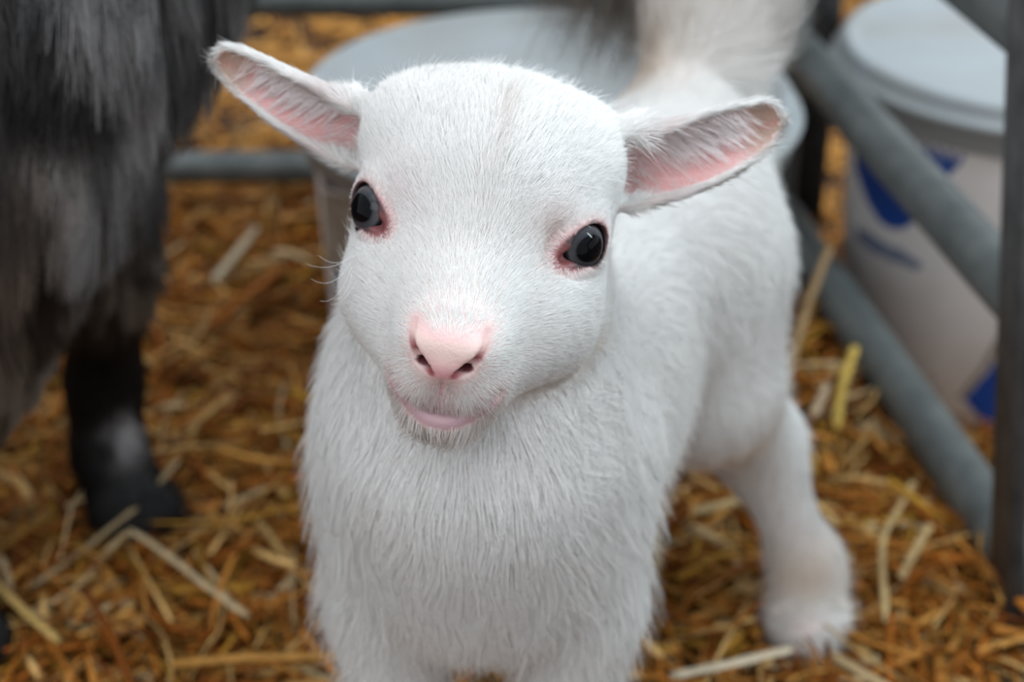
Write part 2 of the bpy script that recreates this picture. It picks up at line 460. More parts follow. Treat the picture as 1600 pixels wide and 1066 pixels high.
def grow(name, V, Q, N, A, mat, parent, seed=0, npts=5, bend_noise=0.25, clump_size=0.004, radius=7e-5, tipr=0.2, down=0.0, cvar=0.0):
    """fur strands. A holds per-vertex arrays: dens, dir(3), len, lift, clump, col(3), rad"""
    P, T, a, b = scatter(V, Q, lambda ce: A['dens'][A['_tri']], seed) if False else scatter_attr(V, Q, A['dens'], seed)
    n = len(P)
    w = np.stack([1 - a - b, a, b], 1)[:, :, None]
    def at(x):
        x = np.asarray(x); x = x[:, None] if x.ndim == 1 else x
        return (x[T] * w).sum(1)
    Nn = at(N); Nn /= np.linalg.norm(Nn, axis=1, keepdims=True) + 1e-9
    D = at(A['dir']); r = np.random.default_rng(seed + 5)
    bn = bend_noise * (at(A['wild']) if 'wild' in A else 1.0)
    D = D + wave_noise(P, 260, seed) * bn * 0.8 + wave_noise(P, 60, seed + 1) * bn + r.normal(0, 1, (n, 3)) * bn * 0.3
    D = D - Nn * (D * Nn).sum(1, keepdims=True); D /= np.linalg.norm(D, axis=1, keepdims=True) + 1e-9
    L = at(A['len'])[:, 0] * r.uniform(0.7, 1.15, n); lift = at(A['lift'])[:, 0]; cl = at(A['clump'])[:, 0]
    Cc = at(A['col']) * r.uniform(0.93, 1.05, (n, 1)); rad = at(A['rad'])[:, 0] * radius * r.uniform(0.8, 1.2, n)
    # clumps: hairs lean towards the nearest of scattered clump centres
    cs = clump_size
    cell = np.floor(P / cs).astype(np.int64)
    best = np.full(n, 1e9); bc = np.zeros((n, 3)); off0 = (P / cs - cell > 0.5).astype(int) * 2 - 1
    for i in (0, 1):
        for j in (0, 1):
            for k in (0, 1):
                c = cell + off0 * np.array((i, j, k))
                h = (c[:, 0] * 73856093) ^ (c[:, 1] * 19349663) ^ (c[:, 2] * 83492791)
                q = np.stack([((h * m_ + 12345) % 10007) / 10007.0 for m_ in (1, 7919, 104729)], 1)
                cc = (c + q) * cs
                d = ((P - cc) ** 2).sum(1); m = d < best
                best[m] = d[m]; bc[m] = cc[m]
    toC = bc - P; toC = toC - Nn * (toC * Nn).sum(1, keepdims=True)
    t = np.linspace(0, 1, npts)
    pts = np.zeros((n, npts, 3), np.float32)
    pos = P - Nn * 0.0002
    pts[:, 0] = pos
    seg = L / (npts - 1)
    for i in range(1, npts):
        u = (i - 0.5) / (npts - 1)
        lf = lift * (1.25 - 0.6 * u)
        d = D * np.sqrt(np.maximum(1 - lf ** 2, 0.05))[:, None] + Nn * lf[:, None]
        d[:, 2] -= down * u
        d /= np.linalg.norm(d, axis=1, keepdims=True)
        pos = pos + d * seg[:, None]
        pts[:, i] = pos
    pts += toC[:, None, :] * (t ** 1.2)[None, :, None] * cl[:, None, None]
    if cvar > 0:
        hsh = np.abs(np.sin(bc @ np.array((1271.3, 3117.7, 1747.1))) * 43758.5) % 1.0
        Cc = Cc * (1 + cvar * (hsh * 2 - 1))[:, None]
    cv = bpy.data.hair_curves.new(name)
    cv.add_curves([npts] * n)
    cv.position_data.foreach_set('vector', pts.ravel())
    taper = 1 - (1 - tipr) * t ** 1.6
    ra = cv.attributes.get('radius') or cv.attributes.new('radius', 'FLOAT', 'POINT')
    ra.data.foreach_set('value', (rad[:, None] * taper[None]).astype(np.float32).ravel())
    ca = cv.attributes.new('Col', 'FLOAT_COLOR', 'CURVE')
    ca.data.foreach_set('color', np.concatenate([Cc, np.ones((n, 1))], 1).astype(np.float32).ravel())
    na = cv.attributes.new('lie', 'FLOAT_VECTOR', 'CURVE')
    na.data.foreach_set('vector', Nn.astype(np.float32).ravel())
    cv.materials.append(mat)
    o = bpy.data.objects.new(name, cv); COL.objects.link(o); attach(o, parent)
    return o, n
def scatter_attr(V, Q, dens, seed):
    r = np.random.default_rng(seed)
    T = np.concatenate([Q[:, [0, 1, 2]], Q[:, [0, 2, 3]]])
    A = np.linalg.norm(np.cross(V[T[:, 1]] - V[T[:, 0]], V[T[:, 2]] - V[T[:, 0]]), axis=1) / 2
    w = A * dens[T].mean(1)
    n = int(w.sum()); cw = np.cumsum(w)
    i = np.minimum(np.searchsorted(cw / cw[-1], r.random(n)), len(T) - 1)
    a = r.random(n); b = r.random(n); m = a + b > 1; a[m] = 1 - a[m]; b[m] = 1 - b[m]
    P = V[T[i, 0]] * (1 - a - b)[:, None] + V[T[i, 1]] * a[:, None] + V[T[i, 2]] * b[:, None]
    return P, T[i], a, b

# ------------------------------------------------------------------ the kid's coat, skin colours and eyes
def near_sheet(V, e, lim=0.004):
    """for vertices close to an ear: s, v, outward normal of the sheet and tangents"""
    (P, S), outn = ear_sheet(e, 46, 26)
    ns, nv = S.shape
    Pf = P.reshape(-1, 3).astype(np.float32)
    lo = Pf.min(0) - lim; hi = Pf.max(0) + lim
    idx = np.where(((V > lo) & (V < hi)).all(1))[0]
    best = np.empty(len(idx), np.int64); bd = np.empty(len(idx))
    for c in range(0, len(idx), 2000):
        q = V[idx[c:c + 2000]].astype(np.float32)
        d = ((q[:, None] - Pf[None]) ** 2).sum(2); j = d.argmin(1)
        best[c:c + 2000] = j; bd[c:c + 2000] = np.sqrt(d[np.arange(len(q)), j])
    ok = bd < lim
    idx = idx[ok]; best = best[ok]
    si = best // nv; vi = best % nv
    dS = np.gradient(P, axis=0); dV = np.gradient(P, axis=1)
    u_ = lambda X: X / (np.linalg.norm(X, axis=2, keepdims=True) + 1e-12)
    return idx, S.ravel()[best], np.linspace(-1, 1, nv)[vi], outn.reshape(-1, 3)[best], u_(dS).reshape(-1, 3)[best], u_(dV).reshape(-1, 3)[best]

def mix(a, b, t):
    t = np.asarray(t)[:, None] if np.ndim(t) == 1 else t
    return a * (1 - t) + np.asarray(b) * t
def kid_fields():
    V, N = KV, KN
    n = len(V); H = to_head(V)                       # mm
    x, f, u = H.T
    rH = np.sqrt((x / 62) ** 2 + ((f + 2) / 70) ** 2 + ((u + 4) / 52) ** 2)
    wh = 1 - smooth01(0.92, 1.10, rH)                # 1 on the head
    WHITE = np.array((0.96, 0.95, 0.935)); PINK = np.array((0.80, 0.52, 0.50))
    skin = np.tile(np.array((0.66, 0.55, 0.52)), (n, 1)); hair = np.tile(WHITE, (n, 1))
    # lie of the coat
    dh = HM @ np.array((0, 0, 1.0))
    p0 = np.array((0, 63, -8.0)); Dh = (H - p0); 
    Dh[:, 0] += np.sign(x) * 10 * smooth01(10, 30, u)
    Dh /= np.linalg.norm(Dh, axis=1, keepdims=True)
    Dh = Dh @ HM.T
    Db = np.tile(np.array((0.10, 0.35, -1.0)), (n, 1))
    top = smooth01(0.3, 0.9, N[:, 2]); Db = mix(Db, np.array((0.3, 0.95, -0.1)), top)
    Db[:, 0] += np.sign(V[:, 0] - (-0.012 + 0.45 * (V[:, 1] - 0.55))) * 0.15
    chest = 1 - smooth01(0.55, 0.60, V[:, 1])
    Db = mix(Db, np.stack([(V[:, 0] + 0.012) * 9, np.full(n, -0.15), np.full(n, -1.0)], 1), chest * (1 - wh))
    Dd = mix(Db, Dh, wh)
    low = chest * smooth01(0.235, 0.20, V[:, 2]); L = np.full(n, 0.012); L = L + 0.001 * chest + 0.005 * low * smooth01(0.31, 0.25, V[:, 2]) 
    leg = 1 - smooth01(0.10, 0.14, V[:, 2]); L = L * (1 - leg) + 0.0085 * leg
    paw = 1 - smooth01(0.035, 0.06, V[:, 2]); L = L + 0.003 * paw
    lift = np.full(n, 0.24) + 0.10 * low; lift += 0.15 * paw
    clump = np.full(n, 0.24) + 0.04 * chest + 0.15 * low
    dens = np.full(n, 1.5e6); rad = np.full(n, 1.7)
    # head lengths
    Lh = 0.0030 + 0.0025 * smooth01(45, 5, f) + 0.0045 * smooth01(18, 32, u) + 0.0035 * smooth01(18, 38, np.abs(x)) * smooth01(0, -25, u) + 0.003 * smooth01(-20, -40, u) * smooth01(35, 10, f)
    L = L * (1 - wh) + Lh * wh; lift = lift * (1 - wh) + (0.34 + 0.10 * smooth01(18, 34, u)) * wh
    clump = clump * (1 - wh) + (0.12 + 0.16 * smooth01(18, 30, u)) * wh; rad = rad * (1 - wh) + 1.0 * wh
    dens = dens * (1 - wh) + 8.0e6 * wh
    # tail
    tl = smooth01(0.255, 0.285, V[:, 2]) * smooth01(0.745, 0.77, V[:, 1])
    Dd = mix(Dd, np.array((0.45, 0.1, 1.0)), tl); L = L * (1 - tl) + 0.028 * tl; lift = lift * (1 - tl) + 0.3 * tl
    # nose, lips
    g = lambda c, s_: np.exp(-(((H - np.array(c)) / np.array(s_)) ** 2).sum(1))
    def near(P, r):
        d = np.sqrt(((H[:, None, :] - P[None, ::3]) ** 2).sum(2)).min(1) if len(H) < 1 else None
    hd = np.where(rH < 1.2)[0]
    def dist_curve(P):
        d = np.full(n, 99.0)
        for c in range(0, len(hd), 20000):
            i = hd[c:c + 20000]
            d[i] = np.sqrt(((H[i][:, None] - P[None]) ** 2).sum(2)).min(1)
        return d
    nos = np.minimum(dist_curve(GROOVES[0][1]), dist_curve(GROOVES[1][1])); phi = dist_curve(GROOVES[2][1]); mo = dist_curve(GROOVES[3][1][::2])
    padw = 4.2 + 7.6 * smooth01(-19, -8, u)
    pad = smooth01(1.1, 0.9, np.abs(x) / padw) * smooth01(-19.5, -17.5, u) * smooth01(-1.5, -5.0, u) * smooth01(46, 50, f)
    lip = smooth01(5.5, 2.0, phi) * 0.45
    lip = np.maximum(lip, smooth01(6.5, 4.5, mo) * (u < -35.5 + 0.02 * x * x + 0) * smooth01(19, 15, np.abs(x)))
    bare = np.clip(np.maximum.reduce([pad, smooth01(2.4, 1.6, nos), smooth01(4.0, 3.0, nos) * smooth01(-12, -14, u), smooth01(1.0, .5, phi), smooth01(1.6, .8, mo), smooth01(5.0, 3.6, mo) * (u < -36.5 + 0.028 * x * x)]), 0, 1)
    muz = smooth01(36, 46, f)
    skin = mix(skin, (0.74, 0.55, 0.53), muz * 0.8)
    skin = mix(skin, (0.62, 0.42, 0.45), lip)
    skin = mix(skin, (0.78, 0.51, 0.50), pad); skin = mix(skin, (0.68, 0.33, 0.36), 0.8 * pad * smooth01(-12, -16, u) * smooth01(6, 2, np.abs(x)))
    skin = mix(skin, (0.80, 0.60, 0.56), pad * smooth01(-14, -8, u) * smooth01(-4, -7, u))
    skin = mix(skin, (0.26, 0.13, 0.15), smooth01(2.6, 0.9, mo) * 0.9); lowl = smooth01(6.0, 4.5, mo) * (u < -37.5 + 0.026 * x * x) * smooth01(19, 15, np.abs(x)) * smooth01(30, 36, f); skin = mix(skin, (0.52, 0.34, 0.38), lowl * smooth01(1.2, 2.2, mo))
    skin = mix(skin, (0.30, 0.08, 0.09), smooth01(2.3, 1.0, nos) * (0.15 + 0.85 * smooth01(-6.5, -11, u)))
    skin = mix(skin, (0.62, 0.30, 0.32), smooth01(1.0, 0.3, phi) * 0.6)
    hole = smooth01(3.2, 2.4, np.sqrt((np.abs(x) - 6.2) ** 2 + ((u + 15.2) * 1.9) ** 2)) * smooth01(40, 46, f)
    skin = mix(skin, (0.13, 0.035, 0.04), hole); dens *= 1 - hole
    hair = mix(hair, (0.80, 0.66, 0.66), smooth01(9, 3, mo) * 0.5 + 0.4 * smooth01(7, 3, phi))
    dens *= 1 - bare
    fine_m = smooth01(30, 46, f) * wh
    dens = dens * (1 - 0.35 * fine_m * smooth01(14, 6, np.minimum(nos, mo))) * (1 - 0.45 * np.clip(lip, 0, 1)); rad *= 1 - 0.1 * fine_m
    L *= 1 - 0.45 * np.clip(lip + smooth01(6, 2, nos), 0, 1)
    # beard-like fringe under the lower lip
    fr = smooth01(10, 6, mo) * smooth01(2.5, 4, mo) * (u < -41); L *= 1 - 0.5 * smooth01(-34, -40, u) * smooth01(15, 30, f) * wh; L *= 1 - 0.5 * fr; clump *= 1 - 0.9 * fr; dens *= 1 + 0.8 * fr
    # tinted patches of coat
    BE = np.array((0.66, 0.50, 0.34)); BR = np.array((0.42, 0.30, 0.24))
    hair = mix(hair, (0.74, 0.66, 0.62), 0.6 * g((3, -8, 32), (2.6, 20, 30)) * smooth01(10, 24, u))
    hair = mix(hair, BR, 0.85 * g((23.5, 14, 11), (5, 6, 4.5)))
    skin = mix(skin, BR * 0.7, 0.8 * g((23.5, 14, 11), (5, 6, 4.5)))
    hair = mix(hair, BE, 0.35 * smooth01(-37, -42, u) * wh + 0.3 * g((-33, 12, -36), (12, 22, 7)))
    sp = lambda p, s_: np.exp(-((V - np.array(p)) ** 2).sum(1) / s_ ** 2)
    hair = mix(hair, (0.78, 0.60, 0.44), np.clip(0.8 * sp((0.062, 0.770, 0.262), 0.022) + 0.95 * sp((0.104, 0.674, 0.127), 0.020) + 0.6 * sp((0.144, 0.698, 0.040), 0.020) + 0.18 * tl, 0, 1))
    # eyes
    part = np.zeros(n)
    for s in (-1, 1):
        nn, l, uu = eye_axes(s); c = np.array(EYE_C[s]); q = H - c
        ql = q @ l; qu = q @ uu; qn = q @ nn
        on = (qn > -2) & (np.abs(x * s - c[0] * s) < 22)
        le = np.where(ql > 0, 14.5, 9.3); e = np.sqrt((ql / le) ** 2 + (qu / 6.4) ** 2)
        e = np.where(on, e, 9)
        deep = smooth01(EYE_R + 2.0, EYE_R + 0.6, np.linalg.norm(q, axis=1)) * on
        pk = 0.8 * smooth01(1.6, 1.1, e)
        skin = mix(skin, (0.78, 0.50, 0.50), pk * 0.9); hair = mix(hair, (0.84, 0.66, 0.66), smooth01(1.8, 1.1, e) * 0.3)
        upper = g((s * 24, 14, 14), (9, 10, 8))
        hair = mix(hair, (0.84, 0.68, 0.68), 0.35 * upper); skin = mix(skin, (0.80, 0.55, 0.55), upper * 0.5)
        rim = smooth01(1.32, 1.10, e)
        skin = mix(skin, (0.40, 0.18, 0.18), rim * 0.8)
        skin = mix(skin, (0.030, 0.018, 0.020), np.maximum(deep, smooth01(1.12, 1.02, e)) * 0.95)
        corner = np.where(on, smooth01(6.5, 3, np.sqrt((ql - 13) ** 2 + (qu + 1) ** 2)), 0)
        skin = mix(skin, (0.22, 0.06, 0.06), corner * 0.7)
        dens *= smooth01(1.02, 1.12, e) * (1 - deep); L *= 1 - 0.55 * smooth01(2.2, 1.2, e)
        out = smooth01(1.9, 1.2, e); dens *= 1 - 0.35 * out
        # hair flows away from the opening
        away = (ql[:, None] * (HM @ l) + 1.6 * qu[:, None] * (HM @ uu)); away /= np.linalg.norm(away, axis=1, keepdims=True) + 1e-9
        Dd = mix(Dd, away, smooth01(1.9, 1.1, e) * 0.8)
    # ears
    for e in EARS:
        i, S, vv, on, tS, tV = near_sheet(V, e)
        free = smooth01(0.18, 0.30, S)
        inner = ((N[i] * on).sum(1) < -0.05) & (np.abs(vv) < 0.93)
        a = free
        rimw = smooth01(0.72, 0.95, np.abs(vv))
        col_in = mix(np.tile(np.array((0.72, 0.37, 0.36)), (len(i), 1)), (0.46, 0.30, 0.24), smooth01(0.72, 0.9, S))
        col_in = mix(col_in, (0.50, 0.15, 0.16), smooth01(0.5, -0.3, np.abs(vv + 0.15)) * 0.5)
        skin[i] = np.where(inner[:, None], mix(skin[i], col_in, smooth01(0.1, 0.2, S)), mix(skin[i], (0.84, 0.62, 0.60), a))
        hair[i] = np.where(inner[:, None], mix(hair[i], mix(np.tile(np.array((0.88, 0.80, 0.79)), (len(i), 1)), (0.60, 0.50, 0.42), smooth01(0.7, 0.92, S)), a), mix(hair[i], (0.86, 0.79, 0.78), a * smooth01(0.6, 0.3, S)))
        outd = tS + 0.15 * tV * np.sign(vv)[:, None]
        ind = -1.0 * tV + 0.75 * tS
        Dd[i] = np.where(inner[:, None], mix(Dd[i], ind, smooth01(0.1, 0.2, S)), mix(Dd[i], outd, a))
        L[i] = np.where(inner, L[i] * (1 - a) + a * 0.0030, L[i] * (1 - a) + a * (0.0036 + 0.002 * rimw))
        lift[i] = np.where(inner, 0.2, lift[i] * (1 - a) + a * 0.22)
        clump[i] = np.where(inner, 0.2, clump[i] * (1 - a) + a * 0.2)
        dens[i] = np.where(inner, 0.9e6 + 1.4e6 * smooth01(0.5, 0.9, np.abs(vv)) + 1.5e6 * smooth01(0.65, 0.85, S), dens[i] * (1 - a) + a * (4.5e6 + 2e6 * rimw))
        rad[i] = np.where(inner, 0.85, rad[i] * (1 - a) + a * 0.9)
    LK = dict(dens=np.zeros(n), dir=Dd * 1.0, len=np.zeros(n), lift=np.full(n, 0.52), clump=np.full(n, 0.92), col=np.tile(np.array((0.98, 0.92, 0.92)), (n, 1)), rad=np.full(n, 1.15), wild=np.ones(n))
    for e in EARS:
        i, S, vv, on, tS, tV = near_sheet(V, e)
        inner = ((N[i] * on).sum(1) < -0.05)
        LK['dens'][i] = np.where(inner, 3.0e6 * smooth01(0.10, 0.35, vv) * smooth01(0.99, 0.9, vv) * smooth01(0.84, 0.66, S) * smooth01(0.22, 0.30, S), 0)
        LK['len'][i] = 0.012 + 0.006 * smooth01(0.75, 0.35, S)
        LK['dir'][i] = -tV + 0.85 * tS
    A = dict(dens=dens * FURQ, dir=Dd, len=L, lift=np.clip(lift, 0.05, 0.9), clump=clump, col=hair, rad=rad / np.sqrt(FURQ) ** 0.8, wild=1 - 0.5 * wh)
    return A, skin, LK
KA, KSKIN, KLK = kid_fields()
kid = mesh_obj('baby_goat', KV, KQ, skin_mat('kid_skin', 0.5, 0.15))
set_color(kid, KSKIN)
tag(kid, 'white baby goat with pink nose standing on the straw and looking up', 'goat')
FUR_WHITE = fur_mat('white_fur', 0.5, 0.3, 0.15, 0.7)
coat, nh = grow('fur_coat', KV, KQ, KN, KA, FUR_WHITE, kid, seed=3, npts=5, bend_noise=0.24, clump_size=0.0035)
KG = dict(KA); KG['dens'] = np.where(KA['dens'] > 1e6, 1.6e5 + 2.5e5 * smooth01(18, 32, to_head(KV)[:, 2]), 0) * smooth01(0.0015, 0.005, KA['len']); KG['len'] = KA['len'] * 1.32 + 0.001; KG['lift'] = np.clip(KA['lift'] * 1.35 - 0.12 * smooth01(18, 30, to_head(KV)[:, 2]), 0, 0.7); KG['clump'] = np.full(len(KV), 0.75); KG['rad'] = KA['rad'] * 0.8; KG['wild'] = np.full(len(KV), 1.5)
_hh = to_head(KV); KG['dens'] *= 1 - smooth01(24, 34, _hh[:, 1]) * (np.abs(_hh[:, 0]) < 40)
grow('guard_hair', KV, KQ, KN, KG, FUR_WHITE, kid, seed=77, npts=6, bend_noise=0.3, clump_size=0.006)
grow('ear_hair', KV, KQ, KN, KLK, fur_mat('ear_hair', 0.45, 0.3, 0.35, 0.1), kid, seed=8, npts=7, bend_noise=0.15, clump_size=0.0048)

def eye_mat():
    m, n, l, b = new_mat('goat_eye')
    tc = n.new('ShaderNodeTexCoord'); sp = n.new('ShaderNodeSeparateXYZ'); l.new(tc.outputs['Object'], sp.inputs[0])
    def math_(op, a, bb=None, v=None):
        q = n.new('ShaderNodeMath'); q.operation = op
        for i_, y in enumerate((a, bb)):
            if y is None: continue
            if isinstance(y, (int, float)): q.inputs[i_].default_value = y
            else: l.new(y, q.inputs[i_])
        return q.outputs[0]
    X, Y, Z = sp.outputs
    r2 = lambda sx, sy: math_('SQRT', math_('ADD', math_('POWER', math_('DIVIDE', math_('ABSOLUTE', X), sx), 2.0), math_('POWER', math_('DIVIDE', math_('ABSOLUTE', Y), sy), 2.0)))
    pup = r2(0.0058, 0.0047); iris = r2(0.0083, 0.0078)
    def ramp(src, stops):
        rp = n.new('ShaderNodeValToRGB'); e = rp.color_ramp.elements
        e[0].position, e[0].color = stops[0][0], (*stops[0][1], 1); e[1].position, e[1].color = stops[-1][0], (*stops[-1][1], 1)
        for p_, c_ in stops[1:-1]:
            q = e.new(p_); q.color = (*c_, 1)
        l.new(src, rp.inputs['Fac']); return rp.outputs['Color']
    ir = ramp(iris, [(0.0, (0.055, 0.06, 0.07)), (0.66, (0.05, 0.053, 0.062)), (0.86, (0.13, 0.13, 0.14)), (0.93, (0.03, 0.022, 0.025)), (1.0, (0.012, 0.008, 0.010))])
    nz = n.new('ShaderNodeTexNoise'); nz.inputs['Scale'].default_value = 900; l.new(tc.outputs['Object'], nz.inputs['Vector'])
    mm = n.new('ShaderNodeMixRGB'); mm.blend_type = 'MULTIPLY'; mm.inputs[0].default_value = 0.5; l.new(ir, mm.inputs[1]); l.new(nz.outputs['Color'], mm.inputs[2])
    pm = ramp(pup, [(0.0, (0, 0, 0)), (0.90, (0, 0, 0)), (1.0, (1, 1, 1))])
    mx = n.new('ShaderNodeMixRGB'); l.new(pm, mx.inputs[0]); mx.inputs[1].default_value = (0.002, 0.002, 0.003, 1); l.new(mm.outputs[0], mx.inputs[2])
    l.new(mx.outputs[0], b.inputs['Base Color'])
    b.inputs['Roughness'].default_value = 0.03; b.inputs['Specular IOR Level'].default_value = 0.13
    return m
EYE_M = eye_mat()
def uv_ball(r, seg=48, rings=24, cornea=None):
    V = []; F = []
    for i in range(rings + 1):
        th = math.pi * i / rings
        for j in range(seg):
            p = 2 * math.pi * j / seg
            rr = r
            if cornea: rr = r * (1 + cornea * math.exp(-(th / 0.62) ** 4))
            V.append((rr * math.sin(th) * math.cos(p), rr * math.sin(th) * math.sin(p), rr * math.cos(th)))
    for i in range(rings):
        for j in range(seg):
            F.append((i * seg + j, (i + 1) * seg + j, (i + 1) * seg + (j + 1) % seg, i * seg + (j + 1) % seg))
    return np.array(V), F
def place_eye(center, look, hor, r, parent, mat):
    V, F = uv_ball(r, cornea=0.035)
    z = unit(look); x = unit(np.asarray(hor) - z * (z @ hor)); y = np.cross(z, x)
    o = mesh_obj('eye', V, F, mat)
    M = Matrix(((x[0], y[0], z[0], center[0]), (x[1], y[1], z[1], center[1]), (x[2], y[2], z[2], center[2]), (0, 0, 0, 1)))
    o.matrix_world = M
    bpy.context.view_layer.update()
    o.parent = parent; o.matrix_parent_inverse = parent_matrix(parent).inverted()
    return o
for s in (-1, 1):
    n_, l_, u_ = eye_axes(s)
    look = HM @ unit((s * 0.66, 0.64, 0.36)) ; hor = HM @ l_
    place_eye(hp(*EYE_C[s]), look, hor, EYE_R / 1000, kid, EYE_M)

def whiskers(name, roots, parent, mat):
    """single long bristles: (root, tip, sag, radius)"""
    cv = bpy.data.hair_curves.new(name); k = 10; cv.add_curves([k] * len(roots)); P = []; R = []
    for a, b, sag, r in roots:
        for t in np.linspace(0, 1, k):
            P.append(np.asarray(a) * (1 - t) + np.asarray(b) * t + np.asarray(sag) * 4 * t * (1 - t)); R.append(r * (1 - 0.7 * t))
    cv.position_data.foreach_set('vector', np.array(P, np.float32).ravel())
    ra = cv.attributes.get('radius') or cv.attributes.new('radius', 'FLOAT', 'POINT'); ra.data.foreach_set('value', np.array(R, np.float32))
    ca = cv.attributes.new('Col', 'FLOAT_COLOR', 'CURVE'); ca.data.foreach_set('color', np.tile(np.array((0.9, 0.88, 0.86, 1.0), np.float32), len(roots)))
    na = cv.attributes.new('lie', 'FLOAT_VECTOR', 'CURVE'); na.data.foreach_set('vector', np.tile(np.array((0, -0.6, 0.8), np.float32), len(roots)))
    cv.materials.append(mat); o = bpy.data.objects.new(name, cv); COL.objects.link(o); attach(o, parent); return o
WH = []
for a, b, s_ in (((548, 402, .553), (478, 412, .565), -0.3), ((549, 410, .553), (486, 436, .56), -0.5), ((550, 418, .553), (500, 470, .56), -0.5), ((551, 424, .552), (524, 466, .556), -0.4),
                 ((552, 396, .554), (496, 398, .57), -0.4), ((556, 440, .55), (516, 476, .56), -0.3), ((553, 431, .55), (534, 458, .556), -0.2)):
    WH.append((W(*a), W(*b), (0, 0, s_ * 0.008), 7e-5))
whiskers('whiskers', WH, kid, FUR_WHITE)
# ------------------------------------------------------------------ ground: earth, straw, the pen's hurdles
def noise_mat(name, c1, c2, scale, rough=0.8, metal=0.0, bump=0.3, dist=0.002, spec=0.5, detail=6):
    m, n, l, b = new_mat(name)
    tc = n.new('ShaderNodeTexCoord'); nz = n.new('ShaderNodeTexNoise'); nz.inputs['Scale'].default_value = scale; nz.inputs['Detail'].default_value = detail
    l.new(tc.outputs['Object'], nz.inputs['Vector'])
    rp = n.new('ShaderNodeValToRGB'); e = rp.color_ramp.elements
    e[0].position = 0.32; e[0].color = (*c1, 1); e[1].position = 0.68; e[1].color = (*c2, 1)
    l.new(nz.outputs['Fac'], rp.inputs['Fac']); l.new(rp.outputs['Color'], b.inputs['Base Color'])
    b.inputs['Roughness'].default_value = rough; b.inputs['Metallic'].default_value = metal; b.inputs['Specular IOR Level'].default_value = spec
    bp = n.new('ShaderNodeBump'); bp.inputs['Strength'].default_value = bump; bp.inputs['Distance'].default_value = dist
    l.new(nz.outputs['Fac'], bp.inputs['Height']); l.new(bp.outputs['Normal'], b.inputs['Normal'])
    return m
def rail_x(y): return 0.3815 - 0.156 * y
BACK_Y = 1.21
def ground_z(X, Y):
    """bedding level: deep inside the pen, lower outside the right-hand hurdle"""
    X = np.asarray(X, float); Y = np.asarray(Y, float)
    side = smooth01(0.012, 0.055, X - rail_x(Y))
    bumps = 0.006 * np.sin(X * 23 + 1.3) * np.sin(Y * 19 + 0.4) + 0.004 * np.sin(X * 51 + Y * 37)
    return -0.004 - 0.08 * side + bumps * (1 - 0.5 * side)
nx, ny = 150, 150
gx = np.linspace(-2.6, 2.6, nx); gx = np.sign(gx) * np.abs(gx / 2.6) ** 1.8 * 2.6
gy = np.linspace(0, 1, ny) ** 1.5 * 3.8 - 0.6
XX, YY = np.meshgrid(gx, gy, indexing='ij')
GV = np.stack([XX.ravel(), YY.ravel(), ground_z(XX, YY).ravel() - 0.006], 1)
ii, jj = np.meshgrid(np.arange(nx - 1), np.arange(ny - 1), indexing='ij'); q0 = (ii * ny + jj).ravel()
GQ = np.stack([q0, q0 + ny, q0 + ny + 1, q0 + 1], 1)
floor = mesh_obj('floor', GV, GQ, noise_mat('earth_under_straw', (0.014, 0.005, 0.002), (0.10, 0.036, 0.007), 60, 0.9, bump=0.8, dist=0.006))
tag(floor, 'trodden earth floor under the straw', None, kind='structure')

def straw_mat():
    m, n, l, b = new_mat('straw')
    a = n.new('ShaderNodeAttribute'); a.attribute_name = 'Col'
    tc = n.new('ShaderNodeTexCoord'); nz = n.new('ShaderNodeTexNoise'); nz.inputs['Scale'].default_value = 160; nz.inputs['Detail'].default_value = 3
    l.new(tc.outputs['Object'], nz.inputs['Vector'])
    mr = n.new('ShaderNodeMapRange'); mr.inputs['To Min'].default_value = 0.55; mr.inputs['To Max'].default_value = 1.35; l.new(nz.outputs['Fac'], mr.inputs['Value'])
    mx = n.new('ShaderNodeVectorMath'); mx.operation = 'SCALE'; l.new(a.outputs['Color'], mx.inputs[0]); l.new(mr.outputs[0], mx.inputs['Scale'])
    l.new(mx.outputs[0], b.inputs['Base Color'])
    b.inputs['Roughness'].default_value = 0.55; b.inputs['Specular IOR Level'].default_value = 0.12
    return m
STRAW = straw_mat()
PAL = np.array([(0.42, 0.165, 0.030), (0.34, 0.115, 0.018), (0.50, 0.23, 0.055), (0.60, 0.33, 0.10), (0.70, 0.48, 0.22), (0.22, 0.070, 0.012), (0.48, 0.27, 0.045), (0.30, 0.16, 0.04), (0.62, 0.50, 0.33)])
PW = np.array([0.18, 0.15, 0.16, 0.13, 0.10, 0.15, 0.08, 0.05, 0.06])
